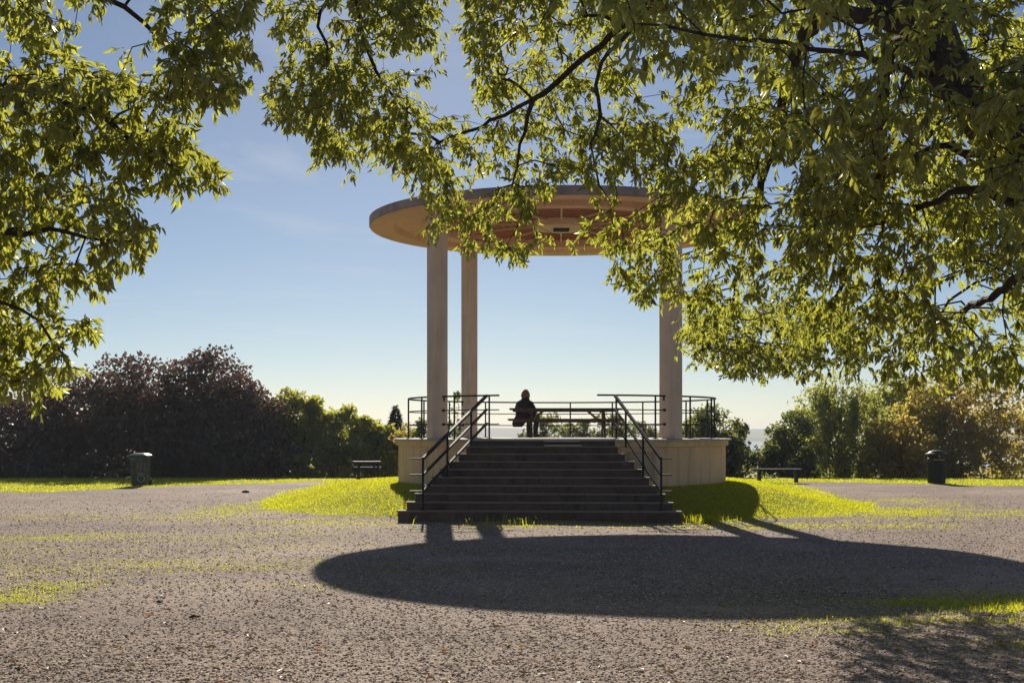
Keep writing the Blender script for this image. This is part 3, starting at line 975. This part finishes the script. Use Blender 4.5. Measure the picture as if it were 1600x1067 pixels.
def right_tree():
    g = np.random.default_rng(21)
    base = at(1788, 1063.5, 8.5); base[2] = -.1
    root = thing('overhanging_tree', tuple(base), 'big leafy tree on the right whose drooping branches hang over the bandstand roof', 'tree')
    G = Grow()
    G.limb([base, at(1800, 900, 8.4)] + L3((1790, 640, 8.3), (1690, 360, 8.2), (1530, 175, 8.2), (1455, 50, 8.3), (1400, -80, 8.5), (1330, -260, 8.9), (1250, -450, 9.2)), .2, .06)
    G.limb(L3((1455, 50, 8.3), (1250, -60, 9.5), (1050, -20, 10.5), (957, 56, 11), (834, 155, 11.6), (750, 197, 12), (680, 225, 12.2)), .06, .010)
    G.limb(L3((834, 155, 11.6), (812, 230, 11.8), (800, 290, 12.)), .022, .006)
    G.limb(L3((1400, -80, 8.5), (1100, -180, 10), (800, -160, 11.5), (600, -60, 12.3), (560, 30, 12.4), (610, 150, 12.5), (655, 185, 12.5)), .07, .010)
    G.limb(L3((600, -60, 12.3), (500, 20, 12.6), (530, 110, 12.8), (560, 180, 12.9)), .025, .008)
    G.limb(L3((1455, 50, 8.3), (1300, 20, 9), (1241, 100, 10), (1218, 200, 11), (1195, 270, 11.8), (1180, 340, 12.3), (1150, 450, 14.0), (1150, 530, 15.4)), .06, .008)
    G.limb(L3((1241, 100, 10), (1205, 190, 10.6), (1180, 265, 11), (1150, 330, 11.4)), .022, .007)
    G.limb(L3((1050, -20, 10.5), (940, 100, 10.5), (938, 180, 10.8), (925, 230, 11), (932, 290, 11.2)), .024, .007)
    G.limb(L3((1455, 50, 8.3), (1385, 90, 8.8), (1378, 200, 9.3), (1370, 270, 9.6), (1335, 340, 10.3), (1320, 430, 12.0), (1290, 510, 14.8)), .05, .008)
    G.limb(L3((1690, 360, 8.2), (1515, 295, 8.8), (1440, 325, 9.3), (1380, 345, 9.8), (1300, 380, 10.6)), .04, .008)
    G.limb(L3((1600, 255, 8.2), (1460, 230, 9), (1400, 265, 9.8), (1330, 240, 10.4)), .035, .008)
    G.limb(L3((1530, 175, 8.2), (1450, 120, 7), (1300, 80, 6.3), (1150, 60, 6), (1040, 40, 5.8)), .03, .006)
    G.limb(L3((1690, 360, 8.2), (1570, 450, 9.5), (1480, 500, 11), (1420, 560, 13)), .04, .008)
    holes = [[(1200, 255), (1262, 232), (1232, 300), (1218, 345), (1218, 390), (1212, 450), (1235, 515), (1262, 522), (1215, 545), (1195, 565), (1198, 500), (1186, 400), (1200, 330)]]
    polyM = [(420, -120), (690, -120), (688, 60), (682, 100), (660, 130), (672, 145), (655, 170), (640, 205), (660, 235), (640, 268), (600, 262), (575, 248), (545, 262), (490, 250), (468, 212), (425, 195), (415, 140), (430, 90)]
    polyR = [(728, -150), (722, 60), (740, 100), (738, 150), (735, 178), (685, 180), (655, 205), (632, 255), (640, 292), (668, 300), (655, 345), (672, 368), (705, 372), (700, 395), (740, 398), (760, 390), (790, 405), (828, 405), (830, 385), (856, 372), (900, 378),
             (938, 384), (955, 425), (985, 448), (975, 468), (1010, 475), (1045, 462), (1072, 466), (1065, 515), (1038, 545), (1065, 562), (1100, 568), (1140, 565), (1155, 590), (1190, 585), (1200, 555), (1215, 575), (1250, 585), (1300, 580), (1340, 575), (1400, 600), (1460, 605), (1515, 590), (1640, 590), (1760, 480), (1760, -150)]
    pm = sample_poly(polyM, 720, g)
    Ym = 12.3 + .8 * wav(pm[:, 0] / 90, pm[:, 1] / 90, 1., 1) + g.normal(0, .45, len(pm))
    pr = sample_poly(polyR, 3500, g, holes)
    x, y = pr[:, 0], pr[:, 1]
    Yr = 10.9 + 1.5 * wav(x / 140, y / 140, 1., 4) + g.normal(0, .7, len(x)) + 1.0 * sstep(1000, 700, x)
    # thinner over the roof, with a gap under its middle
    roofgap = in_poly(x, y, [(838, 306), (905, 300), (930, 330), (898, 352), (905, 372), (868, 385), (838, 398), (845, 350)])
    keep = ~roofgap & ~((x > 830) & (x < 1190) & (y > 285) & (y < 425) & (g.random(len(x)) < .38))
    pr = pr[keep]; x, y, Yr = x[keep], y[keep], Yr[keep]
    ex = sample_poly([(1075, 480), (1190, 470), (1330, 480), (1345, 565), (1250, 590), (1215, 575), (1190, 585), (1150, 585), (1090, 555)], 330, g)
    x = np.concatenate([x, ex[:, 0]]); y = np.concatenate([y, ex[:, 1]]); Yr = np.concatenate([Yr, np.full(len(ex), 16.)])
    low = sstep(430, 590, y) * sstep(1420, 1250, x)
    low[-len(ex):] = 1.
    Yr = Yr * (1 - low) + (16.0 + g.normal(0, 1.0, len(x))) * low
    Yr = np.clip(Yr, 8.0, 18.6)
    polyN = [(935, -60), (1500, -60), (1640, 40), (1640, 270), (1480, 280), (1400, 250), (1330, 290), (1210, 215), (1190, 130), (1080, 105), (960, 105)]
    pn = np.concatenate([sample_poly(polyN, 110, g), sample_poly([(1500, 130), (1680, 60), (1700, 470), (1580, 460)], 90, g)])
    Yn = 6.4 + g.normal(0, .35, len(pn)) + .5 * sstep(1200, 1500, pn[:, 0])
    pts = np.array([at(a, b, c) for a, b, c in zip(np.concatenate([pm[:, 0], x, pn[:, 0]]), np.concatenate([pm[:, 1], y, pn[:, 1]]), np.concatenate([Ym, Yr, Yn]))])
    G.grow(pts, g)
    G.radii()
    G.wood('trunk', M['bark'], root)
    foliage('crown', root, g, G, 4, .045, .085, M['leaf_near'], wr=.38)
right_tree()

def left_tree():
    g = np.random.default_rng(33)
    base = at(-420, 1063.5, 8.5); base[2] = -.1
    root = thing('overhanging_tree', tuple(base), 'leafy tree on the left whose branches hang down over the purple-leaved trees', 'tree')
    G = Grow()
    G.limb([base, at(-415, 980, 8.5)] + L3((-400, 700, 8.5), (-350, 300, 8.6), (-300, 0, 8.8), (-250, -300, 9)), .2, .05)
    G.limb(L3((-350, 300, 8.6), (-100, 150, 9), (100, 160, 9.3), (195, 212, 9.6), (270, 262, 9.8)), .05, .008)
    G.limb(L3((-300, 0, 8.8), (-50, -50, 9.2), (150, -10, 9.8), (250, 60, 10), (300, 120, 10.2)), .05, .008)
    G.limb(L3((-380, 520, 8.5), (-200, 380, 8.9), (0, 360, 9.2), (130, 368, 9.4), (240, 382, 9.6)), .045, .006)
    G.limb(L3((-200, 380, 8.9), (-50, 450, 9.2), (60, 500, 9.3), (100, 555, 9.4)), .025, .006)
    polyL = [(-200, -120), (150, -120), (150, 60), (138, 105), (215, 115), (235, 60), (235, -120), (392, -120), (398, 60), (395, 108), (358, 155), (342, 180), (300, 182), (285, 225), (340, 248), (345, 280), (318, 292), (250, 295), (200, 312), (212, 338),
             (255, 362), (292, 384), (285, 396), (240, 402), (190, 412), (172, 432), (160, 455), (120, 452), (108, 470), (158, 498), (156, 520), (138, 552), (128, 588), (95, 585), (60, 630), (-60, 640), (-200, 500)]
    p = sample_poly(polyL, 1280, g)
    Yl = 9.5 + .6 * wav(p[:, 0] / 90, p[:, 1] / 90, 1., 2) + g.normal(0, .4, len(p)) + .4 * sstep(200, 380, p[:, 0])
    pts = np.array([at(a, b, c) for a, b, c in zip(p[:, 0], p[:, 1], Yl)])
    G.grow(pts, g); G.radii()
    G.wood('trunk', M['bark'], root)
    foliage('crown', root, g, G, 4, .052, .096, M['leaf_near'], wr=.38)
left_tree()

# ---- trees and bushes beyond the lawn
def crown_pts(g, blobs, n, clump, fill=.35, per_clump=75):
    """points gathered in clumps over the blobs' outsides plus some inside"""
    B = np.array([b[:3] for b in blobs]); Rb = np.array([b[3] for b in blobs])
    w = Rb ** 2 / np.sum(Rb ** 2)
    nc = max(14, int(n / per_clump))
    k = g.choice(len(B), nc, p=w)
    d = unit(g.normal(0, 1, (nc, 3)))
    c = B[k] + d * (Rb[k] * g.uniform(.72, 1.04, nc))[:, None] * np.array([1, 1, .95])
    m = int(n * (1 - fill))
    j = g.integers(0, nc, m)
    dd = unit(g.normal(0, 1, (m, 3)) + d[j] * .35 + np.array([0, 0, .2]))
    rc = clump * g.uniform(1.1, 2.1, nc)
    p = c[j] + dd * (rc[j] * g.random(m) ** .3)[:, None] * np.array([1, 1, .82]) + g.normal(0, clump * .16, (m, 3))
    o = unit(dd + .35 * d[j])
    k2 = g.choice(len(B), n - m, p=w)
    d2 = unit(g.normal(0, 1, (n - m, 3)))
    p2 = B[k2] + d2 * (Rb[k2] * g.random(n - m) ** .45)[:, None]
    return np.concatenate([p, p2]), np.concatenate([o, d2]), c

def bush(name, label, cat, blobs_px, D, n, size, mat, clump=.28, group=None, trunk=None, seed=1, depth=1.0, weep=0., fill=.16, wr=.62, hang=.25, per_clump=75):
    g = np.random.default_rng(seed)
    blobs = []
    for px, py, r in blobs_px:
        q = at(px, py, D + g.uniform(-.6, .6) * depth)
        blobs.append((*q, r / F * D))
    tx = trunk if trunk is not None else float(np.mean([b[0] for b in blobs]))
    bz = gz(tx, D)
    root = thing(name, (tx, D, bz), label, cat, group)
    p, o, c = crown_pts(g, blobs, n, clump, fill, per_clump)
    if weep:
        k = g.integers(0, len(c), n); s = g.random(n) ** .8
        hang_len = g.uniform(.5, 1., len(c))[k] * weep
        sway = g.normal(0, .10, (len(c), 3))[k]
        p2 = c[k] + np.array([0, 0, -1.]) * (s * hang_len)[:, None] + sway * s[:, None] + g.normal(0, .07, (n, 3))
        p = np.where(g.random((n, 1)) < .75, p2, p)
    keep = p[:, 2] > base_h(p[:, 0], p[:, 1]) + .02
    p, o = p[keep], o[keep]; m = len(p)
    d = unit(g.normal(0, .8, (m, 3)) + o * .5 + np.array([0, 0, -hang - (1.2 if weep else 0)]))
    nn = unit(o * .6 + g.normal(0, .7, (m, 3)) + np.array([0, 0, .5]))
    L = size * g.uniform(.65, 1.3, m)
    V, Fq = quads_leaf(p, d, nn, L, L * wr, .2, .1)
    tint = np.repeat(np.clip(g.random(m) * .7 + .3 * (.5 + .5 * wav(p[:, 0] * 1.3, p[:, 2] * 1.5, 1., 2)), 0, 1), 6)
    G = Grow()
    top = max(b[2] for b in blobs)
    h = max(.5, (np.mean([b[2] for b in blobs]) - bz))
    G.limb([np.array([tx, D, bz - .15]), np.array([tx + .05, D, bz + h * .35]), np.array([tx - .05, D + .1, bz + h * .8])], .035 + .022 * (top - bz), .04)
    sub = c[g.choice(len(c), min(len(c), 70), replace=False)]
    G.grow(sub, g, .3, .2); G.radii(.008)
    G.wood('trunk', M['bark'], root)
    np_mesh('crown', V, Fq, None, mat, root, {'tint': tint})
    return root

M['leaf_purple'] = leaf_mat('purple_leaf', (.024, .014, .016), (.23, .125, .08), (.16, .09, .04), .10, .38, .11, .34)
M['leaf_green'] = leaf_mat('bush_leaf_green', (.045, .07, .016), (.85, .85, .12), (.24, .16, .03), .08, .5, .10)
M['leaf_dark'] = leaf_mat('dark_leaf_green', (.026, .036, .014), (.42, .46, .09), (.18, .13, .03), .08, .45, .09)
M['leaf_birch'] = leaf_mat('birch_leaf', (.055, .066, .02), (.74, .78, .15), (.26, .15, .03), .20, .5, .08)
M['leaf_orange'] = leaf_mat('autumn_leaf', (.085, .075, .02), (.86, .68, .12), (.30, .14, .03), .22, .5, .08)
M['leaf_gold'] = leaf_mat('golden_leaf', (.17, .115, .03), (.92, .68, .15), (.34, .17, .04), .25, .55, .06)
M['leaf_pale'] = leaf_mat('pale_leaf', (.10, .12, .06), (.40, .42, .16), (.25, .18, .08), .08, .5, .08)
M['needle'] = leaf_mat('spruce_needle', (.022, .032, .018), (.06, .08, .02), (.05, .05, .02), .05, .25, .03)

def background():
    D = 50.
    bush('purple_tree', 'broad purple-leaved tree at the left edge of the lawn behind the green bin', 'tree',
         [(205, 622, 68), (150, 650, 70), (105, 672, 75), (50, 690, 80), (-20, 700, 85), (225, 672, 75), (100, 722, 70), (190, 722, 70), (30, 735, 60), (-60, 735, 70), (60, 752, 40), (130, 755, 36), (190, 754, 34), (235, 752, 32), (0, 752, 40)], D, 46000, .16, M['leaf_purple'], .29, 'purple-leaved trees', -15.6, 11, fill=.48)
    bush('purple_tree', 'tall domed purple-leaved tree, the one next to the green bushes', 'tree',
         [(325, 618, 68), (370, 645, 62), (405, 682, 62), (285, 660, 70), (345, 695, 78), (420, 722, 50), (275, 725, 60), (340, 740, 50), (270, 754, 30), (320, 755, 30), (375, 755, 30), (425, 753, 26)], D + .6, 42000, .16, M['leaf_purple'], .29, 'purple-leaved trees', -11.2, 12, fill=.48)
    bush('green_bush', 'tall green bush with broad leaves growing against the purple-leaved tree', 'bush',
         [(462, 648, 42), (490, 668, 45), (450, 690, 45), (500, 715, 45), (465, 730, 40)], D + 1, 9000, .20, M['leaf_green'], .17, 'green bushes', None, 13, .8)
    bush('green_bush', 'rounded green bush behind the small dark picnic table', 'bush',
         [(530, 680, 42), (560, 690, 40), (590, 705, 38), (545, 722, 45), (590, 735, 38), (607, 700, 28)], D + .6, 10000, .20, M['leaf_green'], .17, 'green bushes', None, 14, .8)
    # spruce
    g = np.random.default_rng(5)
    x, y = (618 - 800) / F * 54, 54.; z = gz(x, y); top = at(618, 634, y)[2]
    root = thing('spruce_tree', (x, y, z), 'small dark pointed spruce just left of the bandstand', 'tree')
    build('trunk', MB().tube([(x, y, z - .1), (x, y, top)], [.08, .012], 8), M['bark'], root, True)
    n = 4200; t = g.random(n) ** .7
    t = np.floor(t * 24) / 24 + g.uniform(0, .035, n)
    a = g.choice(9, n) * .7 + np.floor(t * 24) * .9 + g.normal(0, .14, n); rr = g.random(n) ** .6 * (.04 + .95 * t)
    p = np.stack([x + rr * np.cos(a), y + rr * np.sin(a), top - t * (top - z - .3) - rr * .28 + g.normal(0, .025, n)], 1)
    d = unit(np.stack([np.cos(a), np.sin(a), -.35 + 0 * a], 1) + g.normal(0, .35, (n, 3)))
    L = g.uniform(.10, .2, n)
    V, Fq = quads_leaf(p, d, unit(g.normal(0, .4, (n, 3)) + np.array([0, 0, 1.])), L, L * .4)
    np_mesh('crown', V, Fq, None, M['needle'], root, {'tint': np.repeat(g.random(n), 6)})
    # young trees and shrubs on the slope behind the podium
    bush('young_tree', 'slim young tree seen between the two left columns', 'tree', [(711, 622, 9), (710, 640, 13), (713, 660, 15), (708, 680, 16), (712, 705, 18), (711, 735, 18)], 47, 1500, .13, M['leaf_pale'], .10, None, None, 15, .2)
    bush('autumn_shrub', 'low yellow-orange shrub seen under the railing left of the columns', 'shrub', [(640, 690, 22), (662, 688, 22), (688, 690, 20), (650, 715, 28), (685, 720, 28)], 49, 1700, .14, M['leaf_orange'], .15, None, None, 16, .4)
    bush('dark_shrub', 'small dark shrub behind the railing beside the front left column', 'shrub', [(657, 668, 13), (661, 685, 15), (664, 710, 18)], 47.5, 800, .13, M['leaf_dark'], .12, None, None, 26, .4)
    sl = 'pale green shrubs on the slope behind the bandstand'
    for i, (bl, lab) in enumerate(([[(850, 664, 22), (838, 682, 24), (870, 684, 26), (850, 705, 30)], 'pale green shrub seen beside the seated person'],
                                   [[(905, 672, 16), (920, 678, 16), (900, 698, 26)], 'low pale green shrub seen under the middle of the long picnic table'],
                                   [[(948, 664, 18), (965, 672, 16), (950, 692, 26)], 'pale green shrub seen behind the right leg of the long picnic table'],
                                   [[(995, 668, 17), (1008, 678, 16), (990, 692, 26), (1018, 690, 14)], 'pale green shrub seen through the right handrail'])):
        bush('pale_shrub', lab, 'shrub', bl, 48 + i * .7, 1500, .13, M['leaf_pale'], .14, sl, None, 40 + i, .4, hang=-.2)
    bush('round_tree', 'dark round-topped tree just behind the right end of the bandstand railing', 'tree',
         [(1110, 672, 36), (1090, 690, 36), (1135, 690, 34), (1115, 720, 42), (1075, 725, 35), (1150, 722, 34), (1175, 728, 24)], D, 12000, .15, M['leaf_dark'], .2, None, None, 17, .7)
    bush('dark_bush', 'dark bush behind the right bench, at the foot of the weeping birch', 'bush', [(1222, 690, 24), (1240, 672, 26), (1205, 715, 22), (1235, 725, 34), (1210, 738, 22)], D - .5, 6500, .14, M['leaf_dark'], .18, None, None, 18, .6)
    bush('birch_tree', 'large weeping birch with hanging yellowish twigs right of the bandstand', 'tree',
         [(1310, 615, 38), (1285, 640, 45), (1340, 635, 45), (1262, 668, 38), (1320, 672, 58), (1370, 665, 42), (1290, 715, 50), (1350, 715, 52), (1260, 722, 32), (1385, 712, 30), (1275, 748, 26), (1320, 750, 28), (1365, 750, 26)], D + 1.5, 26000, .14, M['leaf_birch'], .22, None, None, 19, 1., weep=1.5, fill=.12, wr=.5, per_clump=110)
    og = 'autumn trees at the right edge'
    bush('autumn_tree', 'tall yellow-orange tree behind the black round bin', 'tree', [(1470, 622, 45), (1510, 640, 55), (1440, 655, 40), (1480, 690, 55), (1550, 660, 60), (1520, 715, 50), (1460, 725, 42), (1590, 700, 60), (1470, 750, 28), (1515, 750, 30), (1565, 750, 32)], D + 2.2, 15000, .17, M['leaf_orange'], .22, og, 18.3, 20, fill=.32)
    bush('autumn_tree', 'short rounded orange tree between the weeping birch and the black bin', 'tree', [(1395, 680, 30), (1425, 692, 30), (1378, 712, 26), (1405, 722, 36), (1435, 728, 28)], D - .6, 5200, .16, M['leaf_gold'], .2, og, None, 22, .6, fill=.14)
    bush('autumn_tree', 'tall yellow-green tree behind the birch and the orange trees', 'tree', [(1400, 618, 40), (1430, 640, 42), (1385, 655, 40), (1420, 690, 45)], D + 5, 8000, .17, M['leaf_birch'], .24, og, None, 23)
background()

# ------------------------------------------------------------------ grass, gravel, fallen leaves
M['grass'] = leaf_mat('grass_blade', (.10, .13, .014), (.80, .83, .025), (.38, .28, .07), .12, .66, .02, .4)
def grass():
    g = np.random.default_rng(9)
    def scatter(x0, x1, y0, y1, dens, fn, hmin, hmax, w, cond=None):
        n = int((x1 - x0) * (y1 - y0) * dens)
        x, y = g.uniform(x0, x1, n), g.uniform(y0, y1, n)
        k = g.random(n) < fn(x, y)
        r = np.hypot(x - CX, y - CY)
        k &= r > 3.83
        inst = (np.abs(x - .55) < 1.5 + (25.8 - y) * .5) & (y > 23.35) & (y < 26.6)
        k &= ~inst
        x, y = x[k], y[k]; n = len(x)
        return x, y, g.uniform(hmin, hmax, n), np.full(n, w)
    fullm = lambda x, y: np.clip((grass_mask(x, y) * 1.2 - .1) * (.9 + .22 * wav(x, y, 1.1, 4) + .22 * wav(x, y, 4., 3)), 0, 1)
    thin = lambda x, y: np.clip(thin_mask(x, y) * .8 - .04, 0, 1) * (grass_mask(x, y) < .6)
    parts = [scatter(-7.5, 10.5, 21.5, 31, 1500, fullm, .016, .046, .011),
             scatter(-8, 11, 31, 44.6, 300, fullm, .02, .055, .018),
             scatter(-24, -7, 27, 44.6, 190, fullm, .02, .055, .022),
             scatter(9, 26, 31, 44.6, 190, fullm, .02, .055, .022),
             scatter(-10, 11, 8, 21, 4200, lambda x, y: thin(x, y), .008, .026, .007),
             scatter(-10, 12, 21, 32, 1700, lambda x, y: thin(x, y), .012, .034, .010),
             scatter(2.2, 7, 8.5, 15, 2600, lambda x, y: np.clip(thin_mask(x, y) * 1.2 - .30, 0, 1), .015, .06, .006)]
    # taller tufts by the stairs
    for cx, cy, s, n in ((3.55, 23.35, .22, 260), (-1.95, 23.9, .10, 70), (3.0, 24.2, .25, 150), (-2.0, 24.6, .2, 120), (-.3, 22.9, .5, 80)):
        parts.append((g.normal(cx, s, n), g.normal(cy, s * .6, n), g.uniform(.07, .2, n), np.full(n, .011)))
    x, y, h, w = [np.concatenate(q) for q in zip(*parts)]
    n = len(x); z = base_h(x, y) - .006
    P = np.stack([x, y, z], 1)
    a = g.uniform(0, 6.283, n); S = np.stack([np.cos(a), np.sin(a), 0 * a], 1) * w[:, None] * .5
    lean = np.stack([np.cos(a + 1.57), np.sin(a + 1.57), 0 * a], 1) * (h * g.uniform(.1, .9, n))[:, None]
    mid = P + np.array([0, 0, 1.]) * (h * .6)[:, None] + lean * .35
    tip = P + np.array([0, 0, 1.]) * h[:, None] + lean
    V = np.stack([P - S, P + S, mid + S * .8, mid - S * .8, tip], 1).reshape(-1, 3)
    i = np.arange(n)[:, None] * 5
    o = np_mesh('grass', V, i + np.array([[0, 1, 2, 3]]), i + np.array([[3, 2, 4]]), M['grass'], None, {'tint': np.repeat(g.random(n), 5)})
    tag(o, 'short sunlit grass on the mound, the lawn and the edges of the gravel', 'grass', kind='stuff')
grass()

def gravel():
    g = np.random.default_rng(17)
    n = 98000
    py = 758 + 319 * g.random(n) ** .85; Y = HC * F / (py - HORIZON)
    X = g.uniform(-.56, .56, n) * Y
    k = (grass_mask(X, Y) < .3) & (g.random(n) < sstep(757, 800, py))
    X, Y = X[k], Y[k]; n = len(X)
    s = .003 + .0095 * g.random(n) ** 2.6 + .0003 * (Y - 8)
    Z = base_h(X, Y) + s * .25
    o8 = np.array([[1, 0, 0], [0, 1, 0], [-1, 0, 0], [0, -1, 0], [0, 0, .7], [0, 0, -.6]], float)
    a = g.uniform(0, 6.28, n)
    J = o8[None] * g.uniform(.6, 1.3, (n, 6, 1)) + g.normal(0, .14, (n, 6, 3))
    x = J[..., 0] * np.cos(a)[:, None] - J[..., 1] * np.sin(a)[:, None]; yv = J[..., 0] * np.sin(a)[:, None] + J[..., 1] * np.cos(a)[:, None]
    V = np.stack([X[:, None] + x * s[:, None] * 1.25, Y[:, None] + yv * s[:, None], Z[:, None] + J[..., 2] * s[:, None]], -1).reshape(-1, 3)
    i = np.arange(n)[:, None] * 6
    T = np.concatenate([i + np.array([[q, (q + 1) % 4, 4]]) for q in range(4)] + [i + np.array([[(q + 1) % 4, q, 5]]) for q in range(4)])
    t = NT('loose_stone'); at_ = t.new('ShaderNodeAttribute'); at_.attribute_name = 'tint'
    mat = t.bsdf(t.ramp(at_.outputs['Fac'], [(0., (.17, .115, .08)), (.5, (.46, .34, .25)), (1., (.78, .63, .51))]), .85, spec=.25)
    o = np_mesh('gravel', V, None, T, mat, None, {'tint': np.repeat(g.random(n), 6)})
    tag(o, 'loose small stones strewn over the gravel path', 'gravel', kind='stuff')
    # fallen leaves
    n = 420
    py = g.uniform(815, 1070, n); Y = HC * F / (py - HORIZON); X = g.uniform(-.45, .45, n) * Y
    P = np.stack([X, Y, base_h(X, Y) + .012], 1)
    k = g.integers(1, 10, 46); u = g.uniform(-1., 1., 46) ** 3 * (1.35 + .13 * k); v = TREAD * k - g.uniform(.02, .22, 46)
    P = np.concatenate([P, np.array([(*sp(a_, b_), FL - RISE * c_ + .012) for a_, b_, c_ in zip(u, v, k)])]); m0 = n; n = len(P)
    a = g.uniform(0, 6.28, n)
    L = g.uniform(.04, .09, n)
    V, Fq = quads_leaf(P, np.stack([np.cos(a), np.sin(a), g.normal(0.1, .2, n)], 1), unit(g.normal(0, .3, (n, 3)) + np.array([0, 0, 1.])), L, L * .45, .3, .1)
    V[:, 2] = np.maximum(V[:, 2], np.repeat(P[:, 2], 6) - .008)
    m = leaf_mat('fallen_leaf', (.30, .22, .10), (.35, .22, .06), (.30, .12, .03), .35, .3, .08)
    o = np_mesh('fallen_leaves', V, Fq, None, m, None, {'tint': np.repeat(g.random(n), 6)})
    tag(o, 'dry fallen leaves scattered over the gravel', 'leaves', kind='stuff')
    rr = random.Random(3)
    for px, py, s, lab in ((384, 769, .11, 'dark clod of earth on the gravel beside the tip of the left grass mound'), (303, 961, .045, 'dark pebble on the gravel in the left foreground'), (249, 937, .035, 'small dark pebble on the gravel just above the left foreground pebble')):
        Y = HC * F / (py - HORIZON); X = (px - 800) / F * Y; z = gz(X, Y)
        rings = []
        for i in range(5):
            t = i / 4
            w = s * math.sin(math.pi * (.18 + .74 * t))
            rings.append([(X + w * math.cos(q) * rr.uniform(.75, 1.2), Y + w * .8 * math.sin(q) * rr.uniform(.75, 1.2), z - s * .15 + s * .75 * t) for q in np.linspace(0, 2 * math.pi, 9)[:-1]])
        o = build('stone', loft(MB(), rings), M['bark'])
        tag(o, lab, 'stone')
gravel()

# ------------------------------------------------------------------ haze
def haze():
    t = NT('haze_air')
    v = t.new('ShaderNodeVolumePrincipled')
    v.inputs['Color'].default_value = (.82, .88, .95, 1)
    v.inputs['Density'].default_value = 4.0e-4
    v.inputs['Anisotropy'].default_value = .2
    t.t.links.new(v.outputs[0], t.out.inputs['Volume'])
    o = build('haze', MB().box((0, 1220, 2.5), (5000, 2720, 25)), t.m)
    tag(o, 'thin pale haze over the fjord and the far hills', 'haze', kind='stuff')
haze()
